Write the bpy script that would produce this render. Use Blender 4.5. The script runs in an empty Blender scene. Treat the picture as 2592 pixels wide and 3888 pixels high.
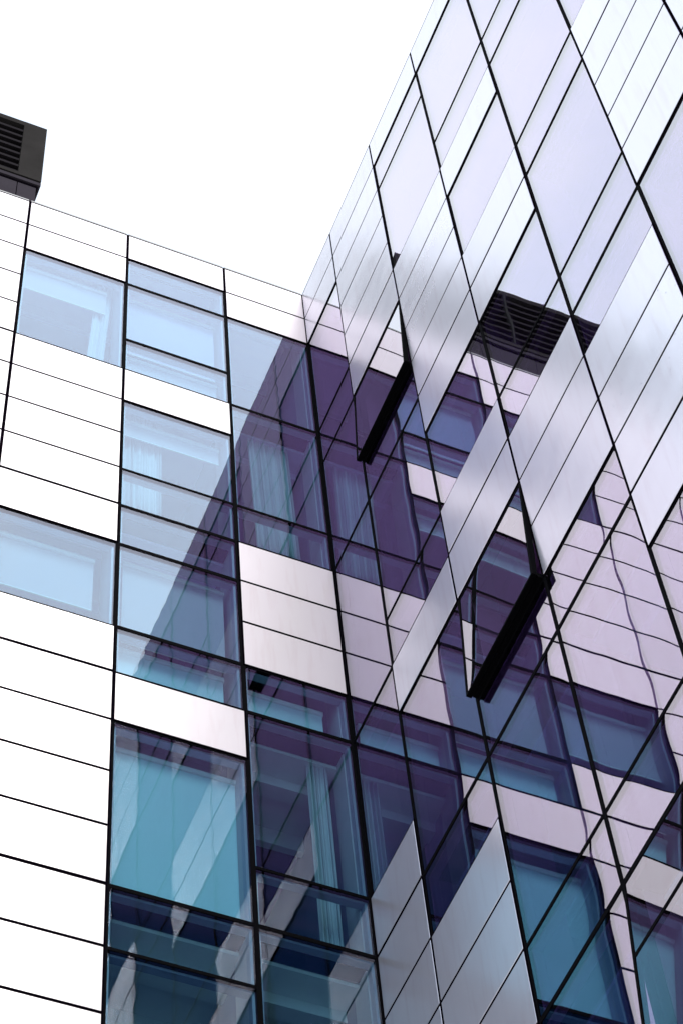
import bpy, math, random
from mathutils import Matrix, Vector, noise

# ------------------------------------------------------------------ camera, sky, sun, exposure
U = 0.5                                    # one measured unit of the facade grid in metres
sc = bpy.context.scene
COL = sc.collection
cam_d = bpy.data.cameras.new('camera')
cam_d.sensor_fit = 'HORIZONTAL'
cam_d.sensor_width = 36.0
cam_d.lens = 36.0 * 3.4313574693
cam_d.clip_start = 0.1
cam_d.clip_end = 5000.0
cam = bpy.data.objects.new('camera', cam_d)
COL.objects.link(cam)
RIGHT = Vector((0.9215769, -0.38283685, -0.06428034))
DOWN = Vector((0.29694597, 0.80187333, -0.51848072))
FWD = Vector((0.25003822, 0.45873207, 0.85266979))
M = Matrix((RIGHT, -DOWN, -FWD)).transposed().to_4x4()
M.translation = Vector((-14.04605844 * U, -26.50864467 * U, 0.0))
cam.matrix_world = M
sc.camera = cam

sc.view_settings.view_transform = 'Standard'
sc.view_settings.look = 'None'
sc.view_settings.gamma = 1.0
sc.view_settings.exposure = 0.0
try:
    sc.cycles.max_bounces = 14
    sc.cycles.transparent_max_bounces = 24
    sc.cycles.glossy_bounces = 8
    sc.cycles.diffuse_bounces = 4
    sc.cycles.caustics_reflective = False
except Exception:
    pass

SUN_EL, SUN_AZ = math.radians(46), math.radians(176)     # azimuth clockwise from north (+y)
world = bpy.data.worlds.new("World")
sc.world = world
world.use_nodes = True
nt = world.node_tree
for n in list(nt.nodes):
    nt.nodes.remove(n)
N, L = nt.nodes.new, nt.links.new
out = N('ShaderNodeOutputWorld')
bg = N('ShaderNodeBackground')
bg.inputs['Strength'].default_value = 0.12
sky = N('ShaderNodeTexSky')
sky.sky_type = 'NISHITA'
sky.sun_disc = False
sky.sun_elevation = SUN_EL
sky.sun_rotation = SUN_AZ
tc = N('ShaderNodeTexCoord')
mp = N('ShaderNodeMapping')
mp.inputs['Location'].default_value = (3.1, 1.7, 0.4)
nz = N('ShaderNodeTexNoise')
nz.inputs['Scale'].default_value = 3.2
nz.inputs['Detail'].default_value = 5.0
nz.inputs['Roughness'].default_value = 0.55
rp = N('ShaderNodeValToRGB')
e = rp.color_ramp.elements
e[0].position, e[0].color = 0.30, (8.6, 9.7, 11.6, 1)
e[1].position, e[1].color = 0.66, (12.6, 12.9, 13.6, 1)
m1 = e.new(0.47)
m1.color = (9.6, 10.8, 12.5, 1)
mix = N('ShaderNodeMixRGB')
mix.inputs['Fac'].default_value = 0.9
L(tc.outputs['Generated'], mp.inputs['Vector'])
L(mp.outputs['Vector'], nz.inputs['Vector'])
L(nz.outputs['Fac'], rp.inputs['Fac'])
L(sky.outputs['Color'], mix.inputs['Color1'])
L(rp.outputs['Color'], mix.inputs['Color2'])
# added dark sky patch behind the camera, unseen, to dim the double reflections
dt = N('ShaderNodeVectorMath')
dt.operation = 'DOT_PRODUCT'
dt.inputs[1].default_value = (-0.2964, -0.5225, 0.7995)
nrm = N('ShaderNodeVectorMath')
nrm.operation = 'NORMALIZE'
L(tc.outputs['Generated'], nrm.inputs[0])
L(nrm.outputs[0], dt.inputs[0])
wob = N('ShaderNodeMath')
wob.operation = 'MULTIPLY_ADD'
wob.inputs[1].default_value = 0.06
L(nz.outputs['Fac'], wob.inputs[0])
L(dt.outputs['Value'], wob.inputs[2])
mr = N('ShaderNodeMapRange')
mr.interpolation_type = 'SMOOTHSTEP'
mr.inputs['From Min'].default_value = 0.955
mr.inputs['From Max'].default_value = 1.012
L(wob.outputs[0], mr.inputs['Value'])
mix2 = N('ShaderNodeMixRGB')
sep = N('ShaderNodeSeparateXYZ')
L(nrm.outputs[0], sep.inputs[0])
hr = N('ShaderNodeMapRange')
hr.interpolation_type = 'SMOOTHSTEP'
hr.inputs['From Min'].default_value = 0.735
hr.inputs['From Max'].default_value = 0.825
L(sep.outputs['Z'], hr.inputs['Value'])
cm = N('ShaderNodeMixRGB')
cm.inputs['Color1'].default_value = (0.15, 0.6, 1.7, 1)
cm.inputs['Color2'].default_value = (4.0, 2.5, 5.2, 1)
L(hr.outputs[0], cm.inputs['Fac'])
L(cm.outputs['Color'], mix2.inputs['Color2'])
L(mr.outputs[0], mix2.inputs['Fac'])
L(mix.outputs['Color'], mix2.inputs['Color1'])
# and an added bright sky patch in the south-east, for the left wing's reflections
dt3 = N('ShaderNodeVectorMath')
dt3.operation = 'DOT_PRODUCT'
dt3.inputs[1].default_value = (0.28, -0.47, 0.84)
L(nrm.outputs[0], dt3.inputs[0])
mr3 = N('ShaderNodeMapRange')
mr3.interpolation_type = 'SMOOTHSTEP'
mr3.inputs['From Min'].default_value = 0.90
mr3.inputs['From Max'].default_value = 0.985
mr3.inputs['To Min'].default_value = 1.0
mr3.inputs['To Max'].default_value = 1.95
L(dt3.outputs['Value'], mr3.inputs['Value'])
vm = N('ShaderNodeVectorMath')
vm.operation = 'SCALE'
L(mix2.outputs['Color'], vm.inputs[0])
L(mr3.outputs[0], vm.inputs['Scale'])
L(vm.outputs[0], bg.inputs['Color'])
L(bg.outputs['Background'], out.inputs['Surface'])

sun_d = bpy.data.lights.new('sun', 'SUN')
sun_d.energy = 3.1
sun_d.angle = math.radians(20)
sun_d.color = (1.0, 0.96, 0.9)
sun = bpy.data.objects.new('sun', sun_d)
COL.objects.link(sun)
sv = Vector((math.sin(SUN_AZ) * math.cos(SUN_EL), math.cos(SUN_AZ) * math.cos(SUN_EL), math.sin(SUN_EL)))
sun.rotation_euler = sv.to_track_quat('Z', 'Y').to_euler()


# ------------------------------------------------------------------ materials
def new_mat(name):
    m = bpy.data.materials.new(name)
    m.use_nodes = True
    t = m.node_tree
    return m, t, t.nodes['Principled BSDF'], t.nodes.new, t.links.new


def plain(name, col, rough=0.5, metal=0.0, var=0.12, scale=3.0, spec=0.5):
    m, t, b, N, L = new_mat(name)
    b.inputs['Roughness'].default_value = rough
    b.inputs['Metallic'].default_value = metal
    b.inputs['Specular IOR Level'].default_value = spec
    c = N('ShaderNodeTexCoord')
    n = N('ShaderNodeTexNoise')
    n.inputs['Scale'].default_value = scale
    n.inputs['Detail'].default_value = 4
    r = N('ShaderNodeValToRGB')
    r.color_ramp.elements[0].color = tuple(x * (1 - var) for x in col) + (1,)
    r.color_ramp.elements[1].color = tuple(min(1, x * (1 + var)) for x in col) + (1,)
    L(c.outputs['Object'], n.inputs['Vector'])
    L(n.outputs['Fac'], r.inputs['Fac'])
    L(r.outputs['Color'], b.inputs['Base Color'])
    return m


def panel_mat(name, col, metal, rough, speck=False):
    """satin white glass-coated cladding: faint dirt runs, slight unevenness of the sheet"""
    m, t, b, N, L = new_mat(name)
    b.inputs['Metallic'].default_value = metal
    b.inputs['Roughness'].default_value = rough
    c = N('ShaderNodeTexCoord')
    oi = N('ShaderNodeObjectInfo')
    add = N('ShaderNodeVectorMath')
    add.operation = 'MULTIPLY_ADD'
    add.inputs[1].default_value = (1, 1, 1)
    L(c.outputs['Object'], add.inputs[0])
    cr = N('ShaderNodeMath')
    cr.operation = 'MULTIPLY'
    cr.inputs[1].default_value = 37.0
    L(oi.outputs['Random'], cr.inputs[0])
    L(cr.outputs[0], add.inputs[2])
    mp = N('ShaderNodeMapping')
    mp.inputs['Scale'].default_value = (9, 9, 0.9)
    L(add.outputs[0], mp.inputs['Vector'])
    n = N('ShaderNodeTexNoise')
    n.inputs['Scale'].default_value = 1.3
    n.inputs['Detail'].default_value = 6
    L(mp.outputs[0], n.inputs['Vector'])
    r = N('ShaderNodeValToRGB')
    r.color_ramp.elements[0].position = 0.25
    r.color_ramp.elements[0].color = (col[0] * .95, col[1] * .92, col[2] * .92, 1)
    r.color_ramp.elements[1].position = 0.5
    r.color_ramp.elements[1].color = col + (1,)
    L(n.outputs['Fac'], r.inputs['Fac'])
    last = r.outputs['Color']
    # each sheet a touch different
    hs = N('ShaderNodeHueSaturation')
    mr = N('ShaderNodeMapRange')
    mr.inputs['To Min'].default_value = 0.955
    mr.inputs['To Max'].default_value = 1.03
    L(oi.outputs['Random'], mr.inputs['Value'])
    L(mr.outputs[0], hs.inputs['Value'])
    L(last, hs.inputs['Color'])
    last = hs.outputs['Color']
    if speck:
        v = N('ShaderNodeTexVoronoi')
        v.inputs['Scale'].default_value = 9.0
        L(c.outputs['Object'], v.inputs['Vector'])
        lt = N('ShaderNodeMath')
        lt.operation = 'LESS_THAN'
        lt.inputs[1].default_value = 0.075
        L(v.outputs['Distance'], lt.inputs[0])
        mx = N('ShaderNodeMixRGB')
        mx.inputs['Color2'].default_value = (.36, .36, .42, 1)
        L(lt.outputs[0], mx.inputs['Fac'])
        L(last, mx.inputs['Color1'])
        last = mx.outputs['Color']
    L(last, b.inputs['Base Color'])
    n2 = N('ShaderNodeTexNoise')
    n2.inputs['Scale'].default_value = 1.6
    n2.inputs['Detail'].default_value = 1.5
    L(add.outputs[0], n2.inputs['Vector'])
    bp = N('ShaderNodeBump')
    bp.inputs['Strength'].default_value = 0.5
    bp.inputs['Distance'].default_value = 0.012
    L(n2.outputs['Fac'], bp.inputs['Height'])
    L(bp.outputs['Normal'], b.inputs['Normal'])
    return m


def glass_mat(name, tint, refl, r0=0.12, pw=3.5):
    """thin coated facade glass: tinted see-through plus an angle-dependent mirror coat"""
    m, t, b, N, L = new_mat(name)
    t.nodes.remove(b)
    o = t.nodes['Material Output']
    tr = N('ShaderNodeBsdfTransparent')
    tr.inputs['Color'].default_value = tint + (1,)
    gl = N('ShaderNodeBsdfGlossy')
    gl.inputs['Roughness'].default_value = 0.0
    gl.inputs['Color'].default_value = refl + (1,)
    lw = N('ShaderNodeLayerWeight')
    lw.inputs['Blend'].default_value = 0.5
    p = N('ShaderNodeMath')
    p.operation = 'POWER'
    p.inputs[1].default_value = pw
    L(lw.outputs['Facing'], p.inputs[0])
    ma = N('ShaderNodeMath')
    ma.operation = 'MULTIPLY_ADD'
    ma.inputs[1].default_value = 1 - r0
    ma.inputs[2].default_value = r0
    L(p.outputs[0], ma.inputs[0])
    mx = N('ShaderNodeMixShader')
    L(ma.outputs[0], mx.inputs['Fac'])
    L(tr.outputs[0], mx.inputs[1])
    L(gl.outputs[0], mx.inputs[2])
    L(mx.outputs[0], o.inputs['Surface'])
    return m


MAT = {}
MAT['panel_l'] = panel_mat('white_satin_panel', (.95, .88, .90), 0.06, 0.24)
MAT['panel_r'] = panel_mat('pale_satin_panel', (.79, .80, .88), 0.66, 0.25)
MAT['panel_speck'] = panel_mat('speckled_satin_panel', (.79, .80, .87), 0.72, 0.23, True)
MAT['black'] = plain('black_gasket', (.003, .002, .004), 0.9, spec=0)
MAT['blackframe'] = plain('black_aluminium', (.003, .003, .004), 0.8, spec=.02)
MAT['grey'] = plain('grey_window_lining', (.30, .30, .40), 0.45)
MAT['coping'] = plain('pale_coping', (.34, .34, .34), 0.5, spec=.2)
MAT['glass_l'] = glass_mat('teal_coated_glass', (.70, .875, .925), (.92, .88, .95), 0.08, 3.8)
MAT['glass_r'] = glass_mat('violet_coated_glass', (.78, .65, .90), (.90, .92, .975), 0.22, 2.6)
MAT['ceiling'] = plain('white_ceiling_paint', (.80, .80, .80), 0.7)
MAT['jamb'] = plain('pale_jamb_paint', (.46, .43, .48), 0.6)
MAT['partition'] = plain('partition_paint', (.22, .21, .30), 0.7)
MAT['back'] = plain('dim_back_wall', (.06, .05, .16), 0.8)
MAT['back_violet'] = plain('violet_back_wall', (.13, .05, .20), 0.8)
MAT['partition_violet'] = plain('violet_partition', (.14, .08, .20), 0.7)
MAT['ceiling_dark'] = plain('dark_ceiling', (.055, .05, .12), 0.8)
MAT['blind_grey'] = plain('grey_blind_cloth', (.50, .43, .48), 0.9, var=.04, scale=2)
MAT['jamb_violet'] = plain('violet_grey_jamb', (.26, .24, .32), 0.6)
MAT['slat'] = plain('louvre_blade', (.040, .036, .040), 0.6, spec=0)
MAT['floor'] = plain('dark_carpet', (.07, .06, .08), 0.95, scale=30)
MAT['blind_teal'] = plain('teal_blind_cloth', (.60, .77, .82), 0.9, var=.03, scale=2)
MAT['soffit_violet'] = plain('violet_soffit', (.62, .36, .70), 0.7)  # violet cast of the mirrored glass put into the soffit colour
MAT['soffit_lilac'] = plain('lilac_soffit', (.72, .56, .80), 0.7)  # violet seen in mirrored upper windows, put into the soffit paint
MAT['soffit_teal'] = plain('teal_soffit', (.22, .50, .62), 0.7)  # teal cast of the low panes carried by the soffit colour
MAT['deep_plum'] = plain('plum_ceiling', (.16, .04, .17), 0.8)  # purple tone of the upper windows put into the ceiling colour
MAT['deep_teal'] = plain('navy_ceiling', (.02, .06, .15), 0.8)  # navy tone of the lower windows put into the ceiling colour
MAT['blind'] = plain('white_blind_cloth', (.66, .66, .68), 0.9, var=.03, scale=2)
MAT['blind_lav'] = plain('lavender_blind_cloth', (.46, .40, .54), 0.9, var=.03, scale=2)
MAT['curtain'] = plain('sheer_curtain_cloth', (.52, .53, .56), 0.95, var=.1)
MAT['louvre'] = plain('dark_louvre_metal', (.03, .03, .03), 0.6, 0, spec=0)
MAT['louvre_trim'] = plain('grey_rooftop_metal', (.032, .030, .029), 0.6, 0, var=.35, scale=1.5, spec=0)
MAT['plinth'] = plain('grey_plinth_sheet', (.045, .04, .048), 0.6, spec=0)
MAT['roof'] = plain('roof_gravel', (.3, .29, .28), 0.9, scale=20)
MAT['stone'] = plain('lower_wall_stone', (.5, .49, .48), 0.7)
MAT['ground'] = plain('paving', (.32, .31, .30), 0.85, scale=.8)


# ------------------------------------------------------------------ mesh helpers
class MB:
    """collects boxes and sheets given in facade coordinates (s along, z up, o outward, metres)"""

    def __init__(self, tf):
        self.v, self.f, self.tf = [], [], tf
        self.smooth = False

    def box(self, s0, s1, z0, z1, o0, o1, ch=0.0):
        if s0 > s1: s0, s1 = s1, s0
        if z0 > z1: z0, z1 = z1, z0
        if o0 > o1: o0, o1 = o1, o0
        b = len(self.v)
        if ch <= 0:
            P = [(s0, z0, o0), (s1, z0, o0), (s1, z1, o0), (s0, z1, o0), (s0, z0, o1), (s1, z0, o1), (s1, z1, o1), (s0, z1, o1)]
            F = [(0, 1, 2, 3), (7, 6, 5, 4), (0, 4, 5, 1), (1, 5, 6, 2), (2, 6, 7, 3), (3, 7, 4, 0)]
        else:
            P = [(s0, z0, o0), (s1, z0, o0), (s1, z1, o0), (s0, z1, o0),
                 (s0, z0, o1 - ch), (s1, z0, o1 - ch), (s1, z1, o1 - ch), (s0, z1, o1 - ch),
                 (s0 + ch, z0 + ch, o1), (s1 - ch, z0 + ch, o1), (s1 - ch, z1 - ch, o1), (s0 + ch, z1 - ch, o1)]
            F = [(0, 1, 2, 3), (0, 4, 5, 1), (1, 5, 6, 2), (2, 6, 7, 3), (3, 7, 4, 0),
                 (4, 8, 9, 5), (5, 9, 10, 6), (6, 10, 11, 7), (7, 11, 8, 4), (11, 10, 9, 8)]
        self.v += [self.tf(*p) for p in P]
        self.f += [tuple(b + i for i in q) for q in F]
        return self

    def grid(self, pts, nu, nv):
        b = len(self.v)
        self.v += [self.tf(*p) for p in pts]
        for j in range(nv - 1):
            for i in range(nu - 1):
                a = b + j * nu + i
                self.f.append((a, a + 1, a + nu + 1, a + nu))
        self.smooth = True
        return self

    def build(self, name, mat, parent=None):
        me = bpy.data.meshes.new(name)
        me.from_pydata([tuple(p) for p in self.v], [], self.f)
        if self.smooth:
            for p in me.polygons:
                p.use_smooth = True
        me.materials.append(MAT[mat])
        o = bpy.data.objects.new(name, me)
        COL.objects.link(o)
        if parent is not None:
            o.parent = parent
        return o


def empty(name, label, cat, group=None, loc=(0, 0, 0)):
    o = bpy.data.objects.new(name, None)
    COL.objects.link(o)
    o.location = loc
    return tag(o, label, cat, group)


def tag(o, label, cat, group=None):
    o['label'] = label
    o['category'] = cat
    if group: o['group'] = group
    return o


TFL = lambda s, z, o: (s, -o, z)
TFR = lambda s, z, o: (-o, s, z)


def Z(k):
    """height in metres of grid line k (k = -2 is the parapet line)"""
    if k == -2: return 61.12 * U
    if k == -1: return 59.58 * U
    return (58.03 - 1.6716 * k) * U


random.seed(7)
STACK = {-2, 3, 7, 11, 15, 19, 23}
KMAX = 24


def ripple_sheet(s0, s1, z0, z1, o, seed, roller, pillow, tf):
    """a pane as drawn glass: faint roller wave, pressed edges; slightly uneven like the real one"""
    r = random.Random(seed)
    w, h = s1 - s0, z1 - z0
    nu, nv = max(8, int(w / 0.045)), max(8, int(h / 0.03))
    ph = [r.uniform(0, 6.28) for _ in range(6)]
    lam = r.uniform(.26, .42)
    if tf is not TFL:
        lam *= 2.1
        roller *= .6
    mb = MB(tf)
    pts = []
    for j in range(nv):
        z = z0 + h * j / (nv - 1)
        for i in range(nu):
            s = s0 + w * i / (nu - 1)
            d = roller * (math.sin(6.283 * z / lam + ph[0] + .6 * math.sin(2.1 * s + ph[1]))
                          + .5 * math.sin(6.283 * z / (lam * 2.3) + ph[2]))
            d += roller * 2.2 * math.sin(6.283 * s / 1.3 + ph[3]) * math.sin(6.283 * z / 1.9 + ph[4])
            es, ez = min(s - s0, s1 - s), min(z - z0, z1 - z)
            d -= pillow * (math.exp(-es / .05) + 1.2 * math.exp(-ez / .06))
            pts.append((s, z, o + d))
    return mb.grid(pts, nu, nv)


def hinge(tf, zt, ang):
    """tilt about a horizontal axis at height zt so that the bottom swings out"""
    ca, sa = math.cos(ang), math.sin(ang)
    return lambda s, z, o: tf(s, zt - (zt - z) * ca + o * sa, (zt - z) * sa + o * ca)


def make_window(wing, tf, glass, s0, s1, ka, kb, kind, seed, label=None, transom=None, ang=0.0):
    zt, zb = Z(ka), Z(kb)
    root = bpy.data.objects.new('window', None)
    COL.objects.link(root)
    root.parent = wing
    if label: root['label'] = label
    side = .026 if tf is TFL else .021
    top = .026 if ka in STACK else .020
    bot = .026 if kb in STACK else .020
    if kind != 'G': top, bot = .038, .038
    # fixed black frame
    f = MB(tf)
    f.box(s0, s0 + side, zb, zt, -.13, 0).box(s1 - side, s1, zb, zt, -.13, 0)
    f.box(s0 + side, s1 - side, zt - top, zt, -.13, -.001).box(s0 + side, s1 - side, zb, zb + bot, -.13, -.001)
    f.build('frame', 'blackframe', root)
    a, b, c, d = s0 + side, s1 - side, zb + bot, zt - top
    # pale lining inside the glass
    g = MB(tf)
    w = .03
    g.box(a, a + w, c, d, -.128, -.045).box(b - w, b, c, d, -.128, -.045)
    g.box(a + w, b - w, d - w, d, -.127, -.045).box(a + w, b - w, c, c + w, -.127, -.045)
    if ang == 0:
        g.build('lining', 'grey', root)
        rw = random.Random(seed).choice([.00004, .00008, .00013, .00020])
        ripple_sheet(a, b, c, d, -.006, seed, rw, .00022, tf).build('pane', glass, root)
        ripple_sheet(a, b, c, d, -.030, seed + 500, rw * .7, .00015, tf).build('inner_pane', glass, root)
    else:
        g.build('lining', 'black', root)
        h = hinge(tf, zt - .004, ang)
        e = .006
        sa_, sb_, st, sb2 = s0 + e, s1 - e, zt - .004, zb + .010
        fr = MB(h)
        bw = .028
        fr.box(sa_, sa_ + bw, sb2, st, -.055, .0).box(sb_ - bw, sb_, sb2, st, -.055, .0)
        fr.box(sa_ + bw, sb_ - bw, st - bw, st, -.055, -.001).box(sa_ + bw, sb_ - bw, sb2, sb2 + bw, -.055, -.001)
        if transom is not None:
            fr.box(sa_ + bw, sb_ - bw, Z(transom) - .02, Z(transom) + .02, -.05, -.002)
        fr.build('sash_frame', 'blackframe', root)
        # stays that hold the sash open
        ar = MB(tf)
        L_ = (zt - zb)
        out_ = L_ * .62 * math.sin(ang)
        for q in (s0 + side + .004, s1 - side - .014):
            ar.box(q, q + .01, zt - L_ * .62 - .012, zt - L_ * .62 + .012, -.05, out_ - .02)
        ar.build('stay', 'coping', root)
        sl = MB(tf)  # black box added in the open gap, standing in for its darkness
        sl.box(s0 + side, s1 - side, zb + .012, zb + .075, .001, L_ * math.sin(ang) - .062)
        sl.build('gap_blackout', 'blackframe', root)
        zs = [(sb2 + bw, st - bw)] if transom is None else [(sb2 + bw, Z(transom) - .02), (Z(transom) + .02, st - bw)]
        for i, (q0, q1) in enumerate(zs):
            ripple_sheet(sa_ + bw, sb_ - bw, q0, q1, -.006, seed + i, .00005, .00012, h).build('pane', glass, root)
    return root


def make_panel(wing, tf, mat, s0, s1, k, label=None):
    zt, zb = Z(k), Z(k + 1)
    gt = .024 if k in STACK else .018
    gb = .024 if (k + 1) in STACK else .018
    b = MB(tf)
    b.box(s0 + .018, s1 - .018, zb + gb, zt - gt, -.022, .010, .003)
    # every sheet sits a hair out of true
    rr = random.Random(int(s0 * 977) + k * 31)
    tx, tz = rr.uniform(-.0007, .0007), rr.uniform(-.0007, .0007)
    sm, zm = (s0 + s1) / 2, (zt + zb) / 2
    nv = []
    for (x, y, z) in b.v:
        s = x if tf is TFL else y
        d = (s - sm) * tx + (z - zm) * tz
        nv.append((x, y - d, z) if tf is TFL else (x - d, y, z))
    b.v = nv
    o = b.build('wall_panel', mat, wing)
    if label: o['label'] = label
    return o


# ------------------------------------------------------------------ the two wings of the glass corner
# each column: edges in units, list of (from k, to k, kind); P = white panels, G = fixed glass, S = sash, O = open sash
def runs(*a):
    return list(a)


LCOLS = [
    ((-16.90, -14.00), runs(('P', -2, KMAX)), True),
    ((-14.00, -11.12), runs(('P', -2, KMAX)), False),
    ((-11.12, -8.24), runs(('P', -2, 12), ('P', 12, KMAX)), False),
    ((-8.24, -5.34), runs(('P', -2, 0), ('G', 0, 3), ('P', 3, 8), ('G', 8, 10), ('P', 10, KMAX)), False),
    ((-5.34, -2.435), runs(('P', -2, -1), ('G', -1, 0), ('S', 0, 2), ('G', 2, 3), ('P', 3, 4), ('G', 4, 6), ('G', 6, 7),
                           ('G', 7, 8), ('S', 8, 10), ('G', 10, 11), ('P', 11, 12), ('G', 12, 15), ('G', 15, 16),
                           ('G', 16, 19), ('P', 19, KMAX)), False),
    ((-2.435, 0.0), runs(('P', -2, 0), ('G', 0, 3), ('G', 3, 6), ('G', 6, 7), ('P', 7, 10), ('G', 10, 11), ('G', 11, 14),
                         ('G', 14, 15), ('G', 15, 19), ('P', 19, KMAX)), False),
]
RCOLS = [
    ((-2.10, 0.0), runs(('P', -2, 0), ('G', 0, 3), ('G', 3, 4), ('G', 4, 7), ('G', 7, 11), ('G', 11, 14), ('P', 14, KMAX)), False),
    ((-4.99, -2.10), runs(('P', -2, 4), ('O', 4, 6), ('G', 6, 7), ('G', 7, 10), ('G', 10, 11), ('P', 11, 12), ('G', 12, 15),
                          ('G', 15, 16), ('P', 16, KMAX)), False),
    ((-7.88, -4.99), runs(('P', -2, -1), ('G', -1, 0), ('G', 0, 3), ('P', 3, 8), ('G', 8, 10), ('P', 10, 12), ('O', 12, 14),
                          ('G', 14, 15), ('G', 15, 18), ('G', 18, 19), ('G', 19, 22), ('P', 22, KMAX)), False),
    ((-10.755, -7.88), runs(('P', -2, -1), ('G', -1, 2), ('G', 2, 3), ('P', 3, 4), ('G', 4, 6), ('P', 6, 8), ('G', 8, 10),
                            ('G', 10, 11), ('P', 11, 14), ('G', 14, 15), ('G', 15, 18), ('G', 18, 19), ('T', 19, 22), ('P', 22, KMAX)), False),
    ((-13.60, -10.755), runs(('P', -2, -1), ('G', -1, 2), ('G', 2, 3), ('G', 3, 6), ('G', 6, 7), ('G', 7, 10), ('G', 10, 11),
                             ('G', 11, 12), ('P', 12, 16), ('G', 16, 19), ('G', 19, 22), ('P', 22, KMAX)), False),
    ((-16.12, -13.60), runs(('P', -2, 3), ('G', 3, 6), ('P', 6, 11), ('G', 11, 14), ('G', 14, 15), ('G', 15, 18), ('P', 18, KMAX)), False),
    ((-19.00, -16.12), runs(('P', -2, KMAX)), False),
    ((-21.90, -19.00), runs(('P', -2, KMAX)), True),
    ((-24.80, -21.90), runs(('P', -2, KMAX)), True),
    ((-27.70, -24.80), runs(('P', -2, KMAX)), True),
]


def seen_l(c, k):      # panels the photograph shows (directly or mirrored) are parts of their own
    return k <= 18 or c >= 4


def build_wing(name, label, cols, tf, panel, glass, left):
    wing = empty(name, label, 'building')
    zg = -1.6
    core, outer, cop = MB(tf), MB(tf), MB(tf)
    smin, smax = cols[0][0][0], cols[-1][0][1]
    if not left: smin, smax = cols[-1][0][0], cols[0][0][1]
    smin *= U; smax *= U
    n = 0
    for ci, ((sa, sb), rl, far) in enumerate(cols):
        s0, s1 = sa * U, sb * U
        for kind, ka, kb in rl:
            if kind == 'P':
                core.box(s0, s1, Z(kb), Z(ka), -.13, .0085 if left else .007)
                for k in range(ka, kb):
                    show = (not far) and (
                        (left and ((ci >= 3 and k <= 19) or (ci == 2 and k <= 9) or (ci == 1 and k <= 4))) or
                        (not left and ((ci <= 1 and k <= 21) or (2 <= ci <= 5) or (ci == 6 and 7 <= k <= 12))))
                    if show:
                        mt = panel
                        if not left and ci == 4 and k in (13, 14): mt = 'panel_speck'
                        make_panel(wing, tf, mt, s0, s1, k)
                    else:
                        gt = .024 if k in STACK else .018
                        gb = .024 if (k + 1) in STACK else .018
                        outer.box(s0 + .018, s1 - .018, Z(k + 1) + gb, Z(k) - gt, -.022, .010, .003)
            else:
                n += 1
                seed = n * 13 + (0 if left else 1000)
                if kind == 'O':
                    make_window(wing, tf, glass, s0, s1, ka, kb, kind, seed, ang=math.radians(3.0 if ka == 4 else 3.9),
                                label='window with its sash tilted open')
                elif kind == 'T':
                    make_window(wing, tf, glass, s0, s1, ka, kb, kind, seed, ang=math.radians(5.2), transom=20,
                                label='window with its two-pane sash tilted open')
                else:
                    make_window(wing, tf, glass, s0, s1, ka, kb, kind, seed)
        # coping, one length per bay
        zt = Z(-2)
        core.box(s0, s1, zt, zt + .016, -.13, .006)
        cop.box(s0 + .016, s1 - .016, zt + .016, zt + .085, -.35, -.008, .004)
    core.box(smin, smax, Z(KMAX) - .25, Z(KMAX), -.13, -.03)
    core.build('backing_wall', 'black', wing)
    oc = outer.build('outer_cladding', panel, wing)
    oc['kind'] = 'stuff'
    cop.build('coping', 'coping', wing)
    w = MB(tf)
    w.box(smin, smax, zg, Z(KMAX) - .25, -.3, .01)
    w.build('lower_wall', 'stone', wing)
    # roof
    D = -9.0
    r = MB(tf)
    r.box(smin, smax - .0, Z(-2) - .35, Z(-2) - .05, D, -.131)
    r.build('roof', 'roof', wing)
    # storeys
    inner = smax - .012
    for k in (-1, 3, 7, 11, 15, 19, 23):
        slab, ceil, flo, deep = MB(tf), MB(tf), MB(tf), MB(tf)
        zs = Z(k) - .02 if k > 0 else Z(-2) - .40
        slab.box(smin, inner, zs - .04, zs + .04, -.30, -.131)
        flo.box(smin, inner, zs + .03, zs + .06, D, -.302)
        zc = zs - .05
        ceil.box(smin, inner, zc - .06, zc - .01, -.62, -.303)
        ceil.box(smin, inner, zc - .20, zc - .01, -.80, -.621)
        ceil.box(smin, inner, zc - .10, zc - .01, -1.25, -.801)
        ceil.box(smin, inner, zc - .34, zc - .01, -1.33, -1.251)
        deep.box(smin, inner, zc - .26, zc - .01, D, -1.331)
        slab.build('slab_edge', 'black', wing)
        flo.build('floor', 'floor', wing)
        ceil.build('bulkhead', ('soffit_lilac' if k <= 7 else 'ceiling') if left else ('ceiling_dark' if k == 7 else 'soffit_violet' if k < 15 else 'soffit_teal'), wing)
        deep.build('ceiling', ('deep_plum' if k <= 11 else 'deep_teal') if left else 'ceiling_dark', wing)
    jm, pt = MB(tf), MB(tf)
    edges = sorted({x * U for c in cols for x in c[0]})
    for i, x in enumerate(edges):
        a, b = x - .055, x + .055
        if x >= smax - .01: a, b = x - .07, x - .013
        if x <= smin + .01: a, b = x, x + .07
        jm.box(a, b, Z(KMAX), Z(-2) - .36, -.42, -.132)
        if i % 2 == 1 or i in (0, len(edges) - 1):
            if b - a > .1: a, b = a + .02, b - .02
            pt.box(a, b, Z(KMAX), Z(-2) - .36, D, -.421)
    jm.build('jamb', 'jamb' if left else 'jamb_violet', wing)
    pt.build('partition', 'partition' if left else 'partition_violet', wing)
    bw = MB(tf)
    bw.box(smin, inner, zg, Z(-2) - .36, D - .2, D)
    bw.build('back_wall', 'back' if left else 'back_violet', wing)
    return wing


WL = build_wing('office_building', 'white and blue glass wing on the left, its flat roofline ending at the inner corner',
                LCOLS, TFL, 'panel_l', 'glass_l', True)
WR = build_wing('office_building', 'pale mirrored glass wing on the right, towering overhead with two tilted open windows',
                RCOLS, TFR, 'panel_r', 'glass_r', False)


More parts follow.
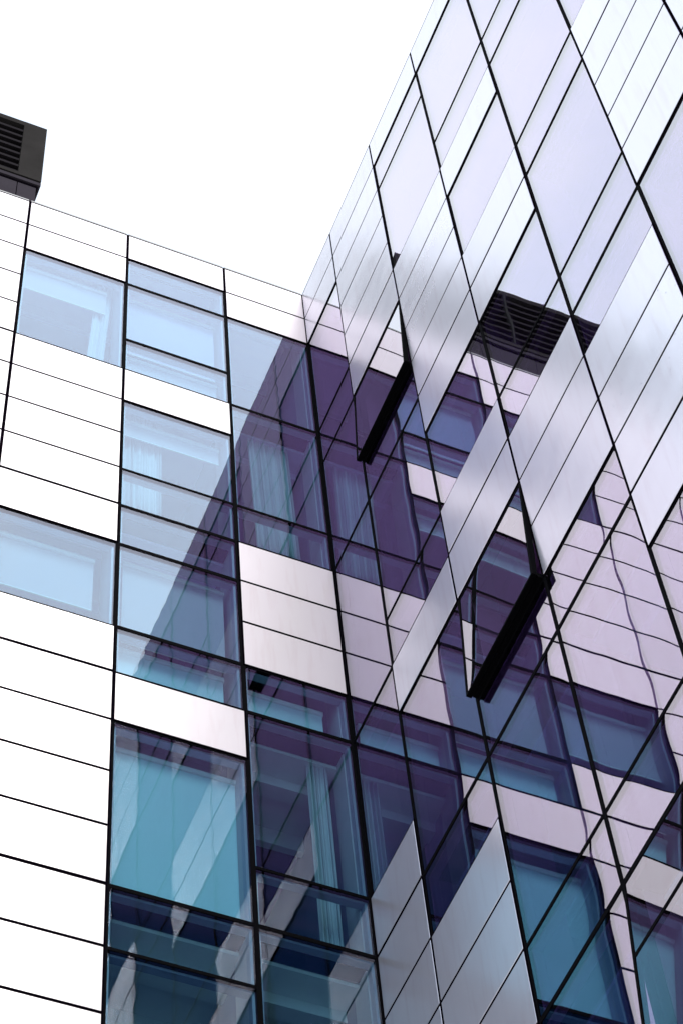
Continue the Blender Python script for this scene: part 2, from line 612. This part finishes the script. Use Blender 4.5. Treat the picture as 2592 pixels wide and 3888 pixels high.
# ------------------------------------------------------------------ plant room with louvres on the left wing's roof
def plant_room():
    t = empty('rooftop_plant_room', 'dark grey louvred plant box rising above the left parapet', 'plant room')
    tf = lambda s, z, o: (s, -o, z)
    x1, y0 = -6.80 * U, 5.22 * U
    x0 = -19.0 * U
    zt, zb = 79.85 * U, 75.1 * U
    o1 = -y0                                     # front face
    dep = 3.0
    fr = MB(tf)
    fw = .42                                     # plain strip at the corner
    fr.box(x1 - fw, x1, zb, zt, o1 - dep, o1)                      # right end with its side
    fr.box(x0, x1 - fw, zt - .17, zt, o1 - dep, o1 - .002)         # top
    fr.box(x0, x1 - fw, zb, zb + .10, o1 - dep, o1 - .002)
    fr.build('casing', 'louvre_trim', t)
    bk = MB(tf)
    bk.box(x0, x1 - fw, zb + .1, zt - .1, o1 - dep, o1 - .22)
    bk.build('louvre_backing', 'black', t)
    sl = MB(tf)
    n = 8
    h = (zt - zb - .27) / n
    for i in range(n):
        z = zb + .1 + i * h
        b = len(sl.v)
        # sloped blade: low at the outside
        for s in (x0, x1 - fw - .002):
            for (dz, o) in ((.02, o1 - .03), (.055, o1 - .012), (h * .62, o1 - .20), (h * .62 - .03, o1 - .215)):
                sl.v.append(tf(s, z + dz, o))
        sl.f += [(b, b + 1, b + 5, b + 4), (b + 1, b + 2, b + 6, b + 5), (b + 2, b + 3, b + 7, b + 6), (b + 3, b, b + 4, b + 7),
                 (b, b + 3, b + 2, b + 1), (b + 4, b + 5, b + 6, b + 7)]
    sl.build('louvre', 'slat', t)
    m = MB(tf)
    for s in (-4.75 - .9, -8.2):
        m.box(s, s + .05, zb + .1, zt - .1, o1 - .1, o1 + .006)
    m.build('louvre_post', 'louvre', t)
    tr = MB(tf)
    tr.box(x0, x1 - .02, zb - .05, zb - .002, o1 - dep, o1 - .05)
    tr.build('shadow_gap', 'black', t)
    tr = MB(tf)
    tr.box(x0, x1 - .0, zb - .16, zb - .052, o1 - dep, o1 - .01)
    tr.build('drip_edge', 'plinth', t)
    tr = MB(tf)
    tr.box(x0, x1 - .04, zb - .22, zb - .162, o1 - dep, o1 - .04)
    tr.build('shadow_gap', 'black', t)
    pl = MB(tf)
    z = zb - .222
    ss = [x0, -6.0, -4.9, -3.80, x1 - .06]
    zr = Z(-2) - .05
    for a, b in zip(ss[:-1], ss[1:]):
        pl.box(a + .008, b - .008, zr, z, o1 - dep, o1 - .05)
    pl.build('plinth', 'plinth', t)
    bk = MB(tf)
    bk.box(x0, x1 - .08, zr, z - .002, o1 - dep + .1, o1 - .07)
    bk.build('plinth_core', 'black', t)
    return t


plant_room()


# ------------------------------------------------------------------ blinds and curtains behind the glass
def blind(tf, s0, s1, ztop, zbot, o, mat, label, group='roller blinds behind the glass'):
    t = empty('roller_blind', label, 'blind', group)
    s0, s1 = s0 * U, s1 * U
    a = MB(tf)
    n = 10
    a.box(s0, s1, zbot + .02, ztop - .03, o - .002, o + .002)
    a.build('cloth', mat, t)
    b = MB(tf)
    b.box(s0, s1, zbot, zbot + .02, o - .008, o + .008, .003)
    b.build('bottom_bar', 'ceiling', t)
    r = MB(tf)
    r.box(s0 - .01, s1 + .01, ztop - .03, ztop + .035, o - .03, o + .03, .01)
    r.build('cassette', 'ceiling', t)
    return t


def curtain(tf, s0, s1, ztop, zbot, o, folds, label, flare=0.0, lean=0.0):
    s0, s1 = s0 * U, s1 * U
    r = random.Random(label)
    nu, nv = folds * 10 + 1, 14
    mb = MB(tf)
    ph = [r.uniform(0, 6) for _ in range(3)]

    def P(u, v, th):
        s = s0 + (s1 - s0) * (u + .25 / folds * math.sin(6.283 * folds * u * .37 + ph[1]))
        s += lean * v + flare * v * (u - .5)
        d = (.020 + .010 * math.sin(9 * u + ph[2])) * math.sin(6.283 * folds * u + 1.6 * math.sin(5 * u + ph[0]) + .5 * v * math.sin(7 * u))
        return (s, ztop + (zbot - ztop) * v, o + d + th)
    front = [P(i / (nu - 1), j / (nv - 1), 0) for j in range(nv) for i in range(nu)]
    back = [P(i / (nu - 1), j / (nv - 1), -.003) for j in range(nv) for i in range(nu)]
    mb.grid(front, nu, nv)
    mb.grid(back, nu, nv)
    ob = mb.build('curtain', 'curtain')
    return tag(ob, label, 'curtain', 'curtains behind the glass')


B = blind
B(TFL, -8.10, -5.75, Z(0) - .12, Z(1) + .12, -.22, 'blind_grey', 'white blind rolled a third down in the window nearest the rooftop plant box')
B(TFL, -5.12, -2.65, Z(0) - .06, Z(2) + .06, -.22, 'blind_lav', 'lavender blind drawn fully down behind the topmost sash beside the roofline')
B(TFL, -5.16, -2.62, Z(2) - .10, Z(3) + .30, -.22, 'blind_grey', 'pale blind in the low pane just under the topmost sash')
B(TFL, -5.16, -2.62, Z(4) - .08, Z(4) - .42, -.24, 'blind_grey', 'short pale blind rolled up above the sheer curtain near the lit edge')
B(TFL, -8.60, -5.72, Z(8) - .14, Z(9) - .28, -.26, 'blind_grey', 'pale blind drawn most of the way down the wide blue window among white panels')
B(TFL, -5.08, -2.68, Z(8) - .08, Z(10) + .05, -.20, 'blind_grey', 'pale blind drawn down behind the sash crossed by the mirrored roofline')
B(TFL, -5.12, -2.72, Z(10) - .06, Z(11) + .12, -.24, 'blind_teal', 'pale blind in the low pane above the single white panel')
B(TFL, -5.29, -2.52, Z(12) - .14, Z(15) + .03, -.24, 'blind_teal', 'turquoise blind covering the tall window under the single white panel')
B(TFL, -2.30, -.42, Z(10) - .12, Z(11) + .05, -.26, 'blind_teal', 'blue-grey blind in the pane just below the three white panels by the corner')
curtain(TFL, -5.10, -4.05, Z(3) - .13, Z(7) + .06, -.34, 8, 'sheer white curtain at the left side of the window right of the white panels')
curtain(TFL, -1.72, -.62, Z(3) - .13, Z(7) + .06, -.34, 11, 'pleated grey curtain in the corner window above the three white panels', lean=.06)
curtain(TFL, -.78, -.32, Z(11) - .13, Z(15) + .06, -.34, 6, 'narrow gathered curtain at the right side of the dark corner window low down')
curtain(TFL, -5.95, -5.52, Z(-1) - .1, Z(3) + .03, -.28, 4, 'thin white curtain hanging at the right edge of the top left window', lean=-.12)
curtain(TFR, -1.75, -1.30, Z(3) - .13, Z(7) + .06, -.34, 6, 'pale curtain behind the mirrored glass next to the corner, upper floors')
curtain(TFR, -4.55, -4.00, Z(11) - .13, Z(15) + .06, -.34, 7, 'pale curtain behind the mirrored glass above the silver panels')
curtain(TFR, -7.60, -7.05, Z(15) - .13, Z(19) + .06, -.34, 7, 'pale curtain behind the violet glass left of the lowest tilted sash')

# crumpled cloth on the sill of the top left window
mb = MB(TFL)
nu, nv = 26, 14
rr = random.Random(4)
pts = []
for j in range(nv):
    for i in range(nu):
        u, v = i / (nu - 1), j / (nv - 1)
        env = math.sin(math.pi * min(1, u * 1.02)) ** .6 * math.sin(math.pi * v) ** .5
        h = .24 * env * (1 + .35 * noise.noise(Vector((u * 6, v * 4, 2)))) + .03 * env * noise.noise(Vector((u * 18, v * 9, 7)))
        pts.append(((-7.0 + 1.15 * u) * U, Z(3) + .04 + max(0, h), -.14 - .35 * v))
mb.grid(pts, nu, nv)
tag(mb.build('crumpled_cloth', 'curtain'), 'heap of crumpled white cloth lying on the sill of the top left window', 'cloth')

# ------------------------------------------------------------------ ground
g = MB(lambda s, z, o: (s, o, z))
g.box(-1500, 1500, -1.9, -1.6, -1500, 1500)
go = g.build('ground', 'ground')
go['kind'] = 'structure'
